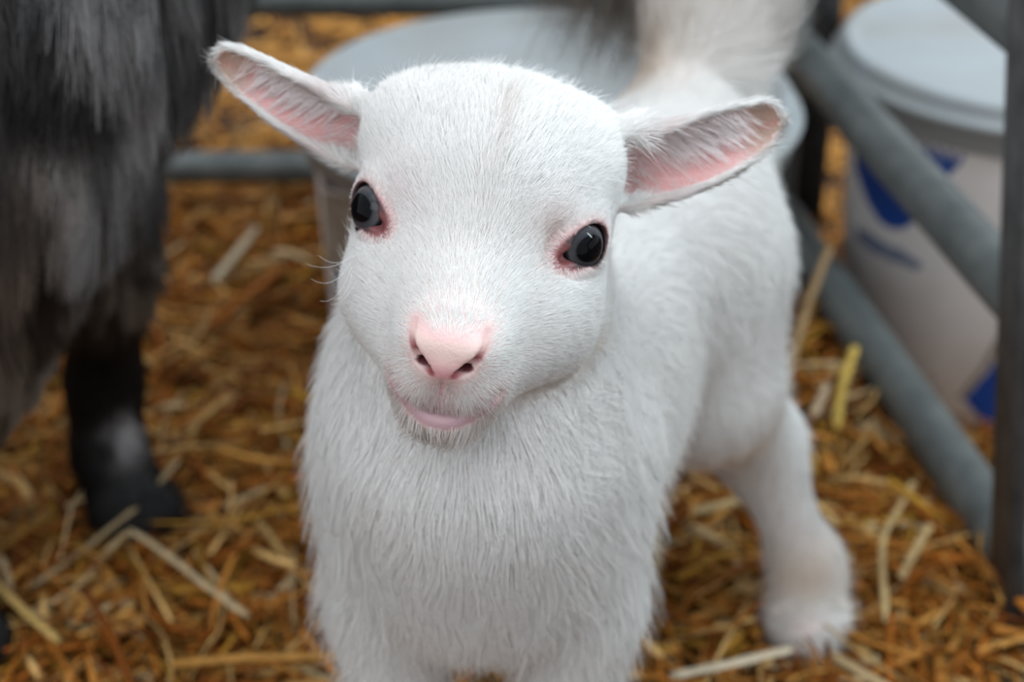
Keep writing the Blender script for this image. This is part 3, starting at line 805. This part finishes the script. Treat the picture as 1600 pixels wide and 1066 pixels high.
def straw_bunch(n, seed, xr, yr, keep, zlo, zhi, lmul=1.0):
    r = np.random.default_rng(seed)
    X = r.uniform(*xr, n); Y = r.uniform(*yr, n); k = keep(X, Y); X, Y = X[k], Y[k]; n = len(X)
    L = np.clip(r.lognormal(-3.35, 0.5, n), 0.012, 0.12) * lmul; wdt = np.clip(r.lognormal(-5.85, 0.5, n), 0.001, 0.0075); th = np.minimum(0.45 * wdt, 0.0009)
    az = r.uniform(0, np.pi, n); el = r.normal(0, 0.16, n); tw = r.uniform(-0.9, 0.9, n)
    Z = ground_z(X, Y) + r.uniform(zlo, zhi, n)
    d = np.stack([np.cos(az) * np.cos(el), np.sin(az) * np.cos(el), np.sin(el)], 1)
    s = np.stack([-np.sin(az), np.cos(az), np.zeros(n)], 1); u = np.cross(d, s)
    s2 = s * np.cos(tw)[:, None] + u * np.sin(tw)[:, None]; u2 = np.cross(d, s2)
    bend = r.normal(0, 0.06, n) * L; bendu = r.normal(0, 0.05, n) * L
    V = np.zeros((n, 4, 4, 3))
    t = np.array([-0.5, -0.17, 0.17, 0.5])
    for i in range(4):
        c = np.stack([X, Y, Z], 1) + d * (L * t[i])[:, None] + s2 * (bend * (0.25 - t[i] ** 2) * 4)[:, None] + u2 * (bendu * (0.25 - t[i] ** 2) * 4)[:, None]
        c[:, 2] = np.maximum(c[:, 2], ground_z(c[:, 0], c[:, 1]) - 0.004)
        for j, (a, b_) in enumerate(((1, 0), (0, 1), (-1, 0), (0, -1))):
            V[:, i, j] = c + s2 * (wdt / 2 * a)[:, None] + u2 * (th / 2 * b_)[:, None]
    base = (np.arange(n) * 16)[:, None, None]
    F = []
    for i in range(3):
        for j in range(4):
            F.append([i * 4 + j, i * 4 + (j + 1) % 4, (i + 1) * 4 + (j + 1) % 4, (i + 1) * 4 + j])
    F += [[3, 2, 1, 0], [12, 13, 14, 15]]
    F = (np.array(F)[None] + base).reshape(-1, 4)
    C = PAL[r.choice(len(PAL), n, p=PW / PW.sum())] * np.array((0.86, 0.78, 0.64)) * r.uniform(0.7, 1.45, (n, 1))
    far = smooth01(1.15, 1.5, Y)[:, None]; C = C * (1 - 0.6 * far) + np.array((1.0, 0.50, 0.12)) * 0.6 * far
    return V.reshape(-1, 3), F, np.repeat(C, 16, 0)
def straw_object(name, label, bunches):
    Vs, Fs, Cs = [], [], []; o = 0
    for V, F, C in bunches: Vs.append(V); Fs.append(F + o); Cs.append(C); o += len(V)
    ob = mesh_obj(name, np.concatenate(Vs), np.concatenate(Fs), STRAW, smooth=False); set_color(ob, np.concatenate(Cs))
    return tag(ob, label, 'straw', kind='stuff')
def feet_clear(X, Y):
    k = np.ones(len(X), bool)
    for cx, cy, r_ in ((0.150, 0.700, 0.017), (0.026, 0.730, 0.016), (-0.047, 0.520, 0.016), (0.024, 0.520, 0.016), (-0.215, 0.805, 0.024), (-0.285, 0.69, 0.022), (0.023, 1.03, 0.150)):
        k &= (X - cx) ** 2 + (Y - cy) ** 2 > r_ ** 2
    return k
inpen = lambda X, Y: (X < rail_x(Y) - 0.004) & feet_clear(X, Y)
infr = lambda X, Y: (np.abs(X) < 0.36 * Y + 0.20)
straw_object('straw_bedding', 'loose golden brown straw covering the floor of the pen', [
    straw_bunch(29000, 1, (-0.75, 0.42), (0.42, 1.30), lambda X, Y: inpen(X, Y) & infr(X, Y), -0.004, 0.010),
    straw_bunch(5500, 2, (-0.75, 0.42), (0.42, 1.30), lambda X, Y: inpen(X, Y) & infr(X, Y), 0.004, 0.022, 1.25),
    straw_bunch(16000, 3, (-1.1, 0.42), (-0.2, 1.30), lambda X, Y: inpen(X, Y) & ~infr(X, Y), -0.004, 0.012, 1.3)])
straw_object('straw_litter', 'straw scattered on the ground outside the pen rails', [
    straw_bunch(9000, 4, (-1.0, 0.9), (1.25, 2.4), lambda X, Y: np.abs(X) < 0.5 * Y + 0.2, -0.004, 0.010, 1.2),
    straw_bunch(9000, 5, (0.2, 0.75), (0.5, 1.30), lambda X, Y: X > rail_x(Y) + 0.045, -0.004, 0.010)])

# separate stalks that can be told apart
def stalk(px, width, color, label, flat=0.4, lift=0.0):
    """px: camera pixels with the height above the ground at each"""
    P = np.array([G(x, y, z) for x, y, z in px])
    t = np.linspace(0, len(P) - 1, 12); P = np.stack([np.interp(t, np.arange(len(P)), P[:, d]) for d in range(3)], 1)
    P += wave_noise(P, 40, int(px[0][0]))[:, :] * 0.0012
    V = []; F = []; k = 8
    for i in range(len(P)):
        d = unit(P[min(i + 1, len(P) - 1)] - P[max(i - 1, 0)]); s = unit(np.cross(d, (0, 0, 1))); u = np.cross(s, d)
        w = width / 2 * (1.0 if 0 < i < len(P) - 1 else 0.8) * (1 + 0.12 * math.sin(i * 2.1))
        for j in range(k):
            a = 2 * math.pi * j / k
            V.append(P[i] + s * w * math.cos(a) + u * w * flat * math.sin(a))
    for i in range(len(P) - 1):
        for j in range(k): F.append((i * k + j, i * k + (j + 1) % k, (i + 1) * k + (j + 1) % k, (i + 1) * k + j))
    F.append(tuple(range(k))[::-1]); F.append(tuple((len(P) - 1) * k + j for j in range(k)))
    o = mesh_obj('straw_stalk', V, F, STRAW); set_color(o, np.tile(np.array(color) * 0.75, (len(V), 1)))
    return tag(o, label, 'straw stalk', 'single stalks lying on the straw bed')
stalk([(203, 828, .030), (300, 895, .026), (392, 962, .018)], 0.0042, (0.60, 0.46, 0.27), 'pale tan straw stalk lying slantwise just below the black hoof of the adult goat')
stalk([(402, 352, .022), (365, 395, .020), (328, 442, .016)], 0.0070, (0.62, 0.52, 0.36), 'thick pale straw stalk on the bed below the left ear of the white kid')
stalk([(1296, 385, .075), (1262, 470, .050), (1222, 612, .016)], 0.0055, (0.50, 0.33, 0.17), 'long brown straw stalk leaning on the lower rail behind the white kid')
stalk([(1336, 548, .030), (1320, 604, .020), (1308, 668, .012)], 0.0062, (0.74, 0.50, 0.12), 'short wide yellow straw stalk beside the lower rail')
stalk([(1296, 566, .014), (1290, 610, .020), (1270, 652, .022)], 0.0058, (0.70, 0.52, 0.34), 'short wide pinkish straw stalk left of the yellow one beside the lower rail')
stalk([(1050, 1058, .020), (1150, 1040, .022), (1242, 1016, .020)], 0.0060, (0.80, 0.68, 0.50), 'flat whitish straw stalk at the bottom edge in front of the hind hoof')
stalk([(1020, 812, .016), (1090, 798, .016), (1170, 776, .016)], 0.0065, (0.70, 0.52, 0.26), 'wide pale straw stalk under the belly of the white kid', 0.5)
stalk([(282, 716, .034), (215, 790, .026), (130, 862, .018), (40, 925, .016)], 0.0038, (0.46, 0.34, 0.19), 'long grey-brown straw stalk lying across the black hoof of the adult goat')
stalk([(-10, 905, .024), (40, 955, .022), (95, 1005, .018)], 0.0050, (0.66, 0.44, 0.15), 'golden straw stalk at the left edge near the bottom corner')
stalk([(1424, 752, .020), (1378, 838, .018), (1380, 972, .016)], 0.0038, (0.64, 0.46, 0.22), 'bent pale straw stalk standing between the hind hoof and the lower rail')
stalk([(1452, 818, .018), (1408, 905, .016)], 0.0050, (0.60, 0.42, 0.20), 'short tan straw stalk right of the bent one near the lower rail')

# ---- galvanised hurdles
GALV = noise_mat('galvanised_steel', (0.080, 0.094, 0.094), (0.14, 0.155, 0.152), 45, 0.5, 0.35, 0.15, 0.0006)
DARK = noise_mat('dark_steel', (0.045, 0.046, 0.048), (0.085, 0.086, 0.088), 70, 0.55, 0.3, 0.2, 0.0006)
def tube(a, b, r, seg=24, caps=True, rings=8, wob=0.0):
    a = np.asarray(a, float); b = np.asarray(b, float); d = unit(b - a)
    s = unit(np.cross(d, (0, 0, 1) if abs(d[2]) < 0.9 else (1, 0, 0))); u = np.cross(s, d); V = []; F = []
    for i in range(rings + 1):
        c = a + (b - a) * i / rings
        for j in range(seg):
            t = 2 * math.pi * j / seg; V.append(c + (s * math.cos(t) + u * math.sin(t)) * r)
    for i in range(rings):
        for j in range(seg): F.append((i * seg + j, i * seg + (j + 1) % seg, (i + 1) * seg + (j + 1) % seg, (i + 1) * seg + j))
    if caps: F.append(tuple(range(seg))[::-1]); F.append(tuple(rings * seg + j for j in range(seg)))
    return np.array(V), F
def beam(a, b, w, t, side, bev=0.001):
    """flat bar from a to b, w wide along side, t thick; edges bevelled"""
    a = np.asarray(a, float); b = np.asarray(b, float); d = unit(b - a); s = unit(np.asarray(side, float) - d * (np.asarray(side, float) @ d)); n = np.cross(d, s)
    V = []; F = []; prof = []
    for sx, sy in ((1, 1), (-1, 1), (-1, -1), (1, -1)):
        c = (sx * (w / 2 - bev), sy * (t / 2 - bev))
        p = [(c[0] + sx * bev, c[1]), (c[0], c[1] + sy * bev)]
        prof += p if sx * sy > 0 else p[::-1]
    k = len(prof)
    for c in (a, b):
        for x, y in prof: V.append(c + s * x + n * y)
    for j in range(k): F.append((j, (j + 1) % k, k + (j + 1) % k, k + j))
    F.append(tuple(range(k))[::-1]); F.append(tuple(range(k, 2 * k)))
    return np.array(V), F
RZ = (0.020, 0.151, 0.282, 0.413)
def join(parts):
    V = []; F = []; o = 0
    for v, f in parts: V += list(v); F += [tuple(i + o for i in q) for q in f]; o += len(v)
    return V, F
# right-hand hurdle
y0, y1 = 0.30, BACK_Y - 0.02
hr = empty('metal_hurdle', (rail_x(y0), y0, 0)); tag(hr, 'galvanised steel tube hurdle running beside the white kid to the corner', 'hurdle', 'hurdles round the pen')
for z in RZ:
    mesh_obj('rail', *tube((rail_x(y0), y0, z), (rail_x(y1), y1, z), 0.0155), GALV, hr)
for yy in (y0, y1):
    mesh_obj('end_post', *tube((rail_x(yy), yy, -0.03), (rail_x(yy), yy, 0.44), 0.0165), GALV, hr)
yb, yt = 0.7035, 0.817
P0 = np.array((0.364 - 0.156 * yb, yb, -0.012)); P1 = np.array((0.364 - 0.156 * yt, yt, 0.425))
mesh_obj('brace', *beam(P0, P1, 0.0075, 0.030, (1, 0.1, 0)), DARK, hr)  # darker than the rails: shade on its near side put into the colour
# back hurdle
x0, x1 = -1.25, rail_x(BACK_Y) - 0.026
hb = empty('metal_hurdle', (x0, BACK_Y, 0.02)); tag(hb, 'galvanised steel tube hurdle crossing behind the adult goat and the low white tub', 'hurdle', 'hurdles round the pen')
for z in RZ:
    mesh_obj('rail', *tube((x0, BACK_Y, z + 0.020), (x1, BACK_Y, z + 0.020), 0.0125), GALV, hb)
for xx in (x0, x1, -0.62):
    mesh_obj('end_post' if xx != -0.62 else 'upright', *tube((xx, BACK_Y, -0.03), (xx, BACK_Y, 0.46), 0.0135), GALV, hb)
# corner post outside
post = empty('corner_post', (0.226, 1.245, -0.084)); tag(post, 'dark square steel post at the corner where the hurdles meet', 'post')
mesh_obj('post_body', *beam((0.226, 1.245, -0.09), (0.226, 1.245, 0.62), 0.034, 0.034, (1, 0, 0), 0.003), DARK, post)
mesh_obj('lug', *beam((0.244, 1.245, 0.095), (0.272, 1.245, 0.095), 0.022, 0.010, (0, 0, 1), 0.002), noise_mat('pale_fitting', (0.30, 0.26, 0.20), (0.42, 0.38, 0.32), 60), post)

# ------------------------------------------------------------------ buckets
def lathe(prof, seg=96):
    V = []; F = []
    for r, z in prof:
        for j in range(seg):
            t = 2 * math.pi * j / seg; V.append((r * math.cos(t), r * math.sin(t), z))
    for i in range(len(prof) - 1):
        for j in range(seg): F.append((i * seg + j, i * seg + (j + 1) % seg, (i + 1) * seg + (j + 1) % seg, (i + 1) * seg + j))
    if prof[0][0] > 1e-6: F.append(tuple(range(seg))[::-1])
    if prof[-1][0] > 1e-6: F.append(tuple((len(prof) - 1) * seg + j for j in range(seg)))
    return np.array(V), F
PLASTIC = noise_mat('white_plastic', (0.74, 0.71, 0.69), (0.86, 0.84, 0.83), 18, 0.42, 0, 0.05, 0.0005)
LIDM = noise_mat('lid_plastic', (0.33, 0.345, 0.345), (0.375, 0.42, 0.445), 14, 0.45, 0, 0.05, 0.0005)
BLUE = noise_mat('blue_print', (0.006, 0.045, 0.26), (0.010, 0.075, 0.36), 40, 0.4)
PALEBLUE = noise_mat('faded_blue_print', (0.16, 0.19, 0.30), (0.26, 0.30, 0.40), 90, 0.5)
BORDER_SHADE = noise_mat('border_and_shade', (0.25, 0.20, 0.15), (0.36, 0.31, 0.25), 60, 0.6)  # grey-brown of the bucket's border line and of shade painted on the tub
BODY = {}
def bucket(name, c, rt, rb, h, rl, label, lid_h=0.028):
    o = empty(name, c)
    V, F = lathe([(rb * 0.9, 0.002), (rb - 0.004, 0.0), (rb, 0.004), (rb + (rt - rb) * 0.5, h * 0.5), (rt, h - 0.016), (rt + 0.0005, h - 0.010)])
    o_body = mesh_obj('bucket_body', V + np.array(c), F, PLASTIC, o); BODY[o.name] = o_body
    s = lid_h
    prof = [(rt + 0.0015, h - s * 1.6), (rl - 0.002, h - s * 1.55), (rl, h - s * 1.45), (rl + 0.0015, h - s * 0.80), (rl + 0.005, h - s * 0.74), (rl + 0.0065, h - s * 0.62), (rl + 0.005, h - s * 0.48), (rl - 0.001, h - s * 0.42),
            (rl, h - s * 0.1), (rl - 0.001, h), (rl - 0.004, h + 0.002), (rl - 0.009, h + 0.001), (rl - 0.012, h - 0.004), (rl - 0.016, h - 0.005), (rl * 0.5, h - 0.0045), (0.0, h - 0.0045)]
    V, F = lathe(prof)
    mesh_obj('lid', V + np.array(c), F, LIDM, o)
    tag(o, label, 'bucket')
    return o
def decal(name, parent, c, rt, rb, h, poly, mat, seenfrom=True, off=0.0006):
    """print on the bucket wall. poly: (degrees round the wall, height in m)"""
    P = np.array(poly, float); st = 0.0016
    th = np.arange(P[:, 0].min(), P[:, 0].max() + 0.5, np.degrees(st / rt)); zz = np.arange(P[:, 1].min(), P[:, 1].max() + st, st)
    T, Z = np.meshgrid(th, zz, indexing='ij')
    R = rb + (rt - rb) * Z / h + off; a = np.radians(T)
    V = np.stack([c[0] + R * np.cos(a), c[1] + R * np.sin(a), c[2] + Z], 2).reshape(-1, 3)
    tc = T[:-1, :-1] + np.degrees(st / rt) / 2; zc = Z[:-1, :-1] + st / 2
    ins = np.zeros(tc.shape, bool); j = len(P) - 1
    for i in range(len(P)):
        cnd = ((P[i, 1] > zc) != (P[j, 1] > zc))
        xi = (P[j, 0] - P[i, 0]) * (zc - P[i, 1]) / ((P[j, 1] - P[i, 1]) if P[j, 1] != P[i, 1] else 1e-9) + P[i, 0]
        ins ^= cnd & (tc < xi); j = i
    n2 = len(zz); I, J = np.where(ins); q = I * n2 + J
    F = np.stack([q, q + n2, q + n2 + 1, q + 1], 1)
    if len(F): return mesh_obj(name, V, F, mat, parent)
def ray_wall(px, py, c, rt, rb, h):
    """where a camera ray meets a bucket wall, as (degrees, height)"""
    o = np.array((0, 0, CAM_H)); d = W(px, py, 1.0) - o
    for t in np.arange(0.5, 2.0, 0.0005):
        p = o + d * t; z = p[2] - c[2]
        if math.hypot(p[0] - c[0], p[1] - c[1]) < rb + (rt - rb) * z / h: return (math.degrees(math.atan2(p[1] - c[1], p[0] - c[0])) % 360, z)
    return None
BC = (0.366, 1.14, -0.084); B = (0.130, 0.117, 0.247)
bk = bucket('bucket', BC, *B, 0.1375, 'white lidded plastic bucket with blue print outside the right hurdle', 0.022)
def pdecal(name, par, c, b, pts, mat):
    P = [ray_wall(x, y, c, *b) for x, y in pts]; P = [p for p in P if p]
    if len(P) > 2: return decal(name, BODY[par.name], c, *b, P, mat)
pdecal('blue_print', bk, BC, B, [(1395, 188), (1425, 212), (1465, 228), (1512, 236), (1502, 256), (1477, 280), (1462, 266), (1440, 238), (1410, 210)], BLUE)
pdecal('blue_print', bk, BC, B, [(1338, 240), (1352, 250), (1380, 262), (1440, 320), (1430, 346), (1412, 357), (1395, 357), (1375, 345), (1358, 318), (1347, 290), (1338, 262)], BLUE)
pdecal('faded_print', bk, BC, B, [(1342, 352), (1372, 372), (1412, 392), (1442, 412), (1436, 422), (1400, 410), (1362, 392), (1340, 372)], PALEBLUE)
pdecal('blue_print', bk, BC, B, [(1570, 545), (1620, 500), (1640, 700), (1600, 712), (1562, 690), (1535, 660), (1508, 622), (1540, 585)], BLUE)
pdecal('border_line', bk, BC, B, [(1572, 500), (1578, 520), (1545, 572), (1508, 620), (1496, 622), (1535, 568)], BORDER_SHADE)
TC = (0.022, 1.03, -0.004); T = (0.150, 0.142, 0.176)
tb = bucket('feed_tub', TC, *T, 0.155, 'low white lidded feed tub standing on the straw behind the white kid', 0.020)
pdecal('blue_band', tb, TC, T, [(500, 262), (560, 262), (640, 285), (640, 330), (560, 302), (508, 292)], noise_mat('navy_print', (0.006, 0.012, 0.05), (0.012, 0.022, 0.09), 40))
pdecal('blue_print', tb, TC, T, [(525, 420), (560, 425), (560, 470), (528, 458)], noise_mat('dull_blue_print', (0.03, 0.07, 0.13), (0.06, 0.11, 0.19), 60))
pdecal('shade_panel', tb, TC, T, [(505, 296), (580, 310), (580, 420), (512, 410)], BORDER_SHADE)  # shade on the tub wall, painted as a grey-brown panel
pdecal('blue_print', tb, TC, T, [(1165, 230), (1215, 225), (1215, 330), (1190, 360), (1165, 330)], BLUE)
# ------------------------------------------------------------------ the grey adult goat
def make_adult():
    F = Field(np.arange(-1.0, 0.22, 0.0065), np.arange(0.50, 1.05, 0.0055), np.arange(-0.01, 0.66, 0.0055))
    k = 0.05
    F.ellipsoid((-0.46, 0.755, 0.335), (0.26, 0.115, 0.125), k=k)
    F.ellipsoid((-0.222, 0.755, 0.340), (0.088, 0.095, 0.090), k=k)
    F.ellipsoid((-0.70, 0.76, 0.345), (0.13, 0.10, 0.12), k=k)
    F.cone((-0.22, 0.755, 0.37), (-0.060, 0.835, 0.470), 0.075, 0.052, k)          # neck
    # fore legs
    F.chain([(-0.222, 0.775, 0.27), (-0.212, 0.800, 0.165), (-0.222, 0.812, 0.085), (-0.224, 0.810, 0.045), (-0.214, 0.800, 0.012)], [0.050, 0.024, 0.0165, 0.0165, 0.021], 0.02)
    F.chain([(-0.235, 0.715, 0.27), (-0.268, 0.710, 0.180), (-0.292, 0.695, 0.09), (-0.288, 0.692, 0.045), (-0.280, 0.685, 0.012)], [0.062, 0.046, 0.020, 0.017, 0.021], 0.03)
    F.ellipsoid((-0.206, 0.792, 0.014), (0.026, 0.022, 0.017), k=0.01); F.ellipsoid((-0.272, 0.678, 0.014), (0.024, 0.021, 0.016), k=0.01)
    # hind legs
    for yy in (0.70, 0.82):
        F.chain([(-0.73, yy, 0.30), (-0.70, yy - 0.01, 0.20), (-0.80, yy, 0.13), (-0.785, yy, 0.05), (-0.775, yy, 0.012)], [0.085, 0.045, 0.024, 0.018, 0.022], 0.03)
    F.chain([(-0.82, 0.76, 0.42), (-0.87, 0.76, 0.48), (-0.90, 0.76, 0.53)], [0.03, 0.025, 0.015], 0.03)
    HS = np.array((0.032, 0.0, -0.008))
    # head looking right, chin just above the frame
    F.ellipsoid(HS + np.array((-0.045, 0.862, 0.475)), (0.052, 0.047, 0.052), k=0.03)
    F.cone(HS + np.array((-0.03, 0.870, 0.455)), HS + np.array((0.062, 0.925, 0.375)), 0.044, 0.027, 0.03)
    F.ellipsoid(HS + np.array((0.068, 0.929, 0.362)), (0.030, 0.027, 0.024), k=0.015)
    F.cone(HS + np.array((-0.03, 0.875, 0.425)), HS + np.array((0.045, 0.922, 0.345)), 0.034, 0.020, 0.02)
    for s in (-1, 1):
        e = unit((0.35 * 1, -0.7 * s * -1 * 1.0, 0)) if False else unit((-0.45 + 0.0, s * 0.9, 0.05))
        b = HS + np.array((-0.062, 0.862, 0.49)) + np.array((0.0, s * 0.035, 0.0))
        t = np.linspace(0, 1, 40)[:, None]
        for w in np.linspace(-1, 1, 11):
            wid = 0.020 * np.sin(np.pi * (0.15 + 0.80 * t)) * w
            F.cloud(b + e * 0.095 * t + np.array((0.5, 0, -0.5)) * wid, 0.0048, 0.008)
        F.chain([HS + np.array(q) for q in ((-0.050, 0.862 + s * 0.020, 0.515), (-0.085, 0.862 + s * 0.030, 0.56), (-0.13, 0.862 + s * 0.040, 0.575))], [0.013, 0.010, 0.004], 0.01)
    V, Q = F.mesh(); V = relax(V, Q, 2, 0.5)
    return V, Q
AV, AQ = make_adult(); AN = tri_normals(AV, AQ)
def adult_fields():
    V, N = AV, AN; n = len(V)
    r = np.random.default_rng(11)
    D = np.tile(np.array((-0.15, 0.0, -1.0)), (n, 1))
    headw = smooth01(-0.08, -0.03, V[:, 0]) * smooth01(0.32, 0.34, V[:, 2])
    D = mix(D, np.array((-0.75, -0.4, 0.1)), headw)
    leg = 1 - smooth01(0.115, 0.155, V[:, 2])
    L = (0.048 - 0.026 * smooth01(0.24, 0.18, V[:, 2]) * smooth01(-0.27, -0.22, V[:, 0])) * (1 - leg) + 0.011 * leg; L = L * (1 - headw) + 0.014 * headw
    body = (1 - leg) * (1 - headw)
    nz = wave_noise(V * np.array((1, 1, 0.35)), 75, 5)[:, 0]; nz2 = wave_noise(V, 30, 6)[:, 1]
    C = np.tile(np.array((0.050, 0.045, 0.045)), (n, 1))
    C = mix(C, (0.25, 0.24, 0.24), smooth01(-0.1, 0.9, nz) * 0.8)
    C = mix(C, (0.13, 0.09, 0.065), smooth01(0.0, 0.9, nz2) * 0.5)
    C = mix(C, (0.17, 0.13, 0.10), body * smooth01(0.24, 0.17, V[:, 2]) * 0.55)
    C = mix(C, (0.0045, 0.0042, 0.005), leg)
    C = mix(C, (0.95, 0.95, 0.98), 1.0 * np.exp(-(((V - np.array((-0.206, 0.790, 0.062))) / np.array((0.011, 0.014, 0.012))) ** 2).sum(1)))
    hoof = smooth01(0.022, 0.012, V[:, 2])
    dens = np.full(n, 4.2e5) * (1 - hoof); dens *= 1 + 1.2 * leg
    C = C * 0.8
    return dict(dens=dens, dir=D, len=L, lift=0.20 + 0.08 * body, clump=np.full(n, 0.55) * (1 - leg) + 0.1, col=C, rad=np.full(n, 3.0) - 1.2 * leg, wild=np.ones(n)), mix(C * 0.8, (0.012, 0.012, 0.013), hoof)
AA, ASKIN = adult_fields()
ad = mesh_obj('adult_goat', AV, AQ, skin_mat('dark_hide', 0.7)); set_color(ad, ASKIN * 0.7)
tag(ad, 'grey long-haired adult goat with black legs standing at the left', 'goat')
FUR_GREY = fur_mat('grey_fur', 0.5, 0.35, 0.08, 0.45)
_, nh2 = grow('fur_coat', AV, AQ, AN, AA, FUR_GREY, ad, seed=21, npts=6, bend_noise=0.22, clump_size=0.018, down=0.5, cvar=0.9)
# beard
bi = np.exp(-(((AV - np.array((0.082, 0.925, 0.317))) / np.array((0.040, 0.026, 0.022))) ** 2).sum(1)) * (AN[:, 2] < 0.2)
r_ = np.random.default_rng(4); nb = wave_noise(AV, 260, 9)[:, 0]
BCOL = mix(mix(np.tile(np.array((0.06, 0.05, 0.045)), (len(AV), 1)), (0.26, 0.16, 0.08), smooth01(0.1, 0.5, nb)), (0.45, 0.42, 0.38), smooth01(-0.1, -0.6, nb))
BA = dict(dens=np.where(bi > 0.15, 1.1e6 * bi, 0), dir=np.tile(np.array((0.1, 0.0, -1.0)), (len(AV), 1)), len=np.full(len(AV), 0.100), lift=np.full(len(AV), 0.5), clump=np.full(len(AV), 0.8), col=BCOL, rad=np.full(len(AV), 3.4), wild=np.ones(len(AV)))
grow('beard', AV, AQ, AN, BA, FUR_GREY, ad, seed=31, npts=8, bend_noise=0.35, clump_size=0.012, down=1.6, cvar=0.4)
for s in (-1, 1):
    place_eye((0.010, 0.875 + s * 0.034, 0.470), unit((0.45, s * 0.85, 0.1)), (1, 0, 0), 0.0125, ad, EYE_M)
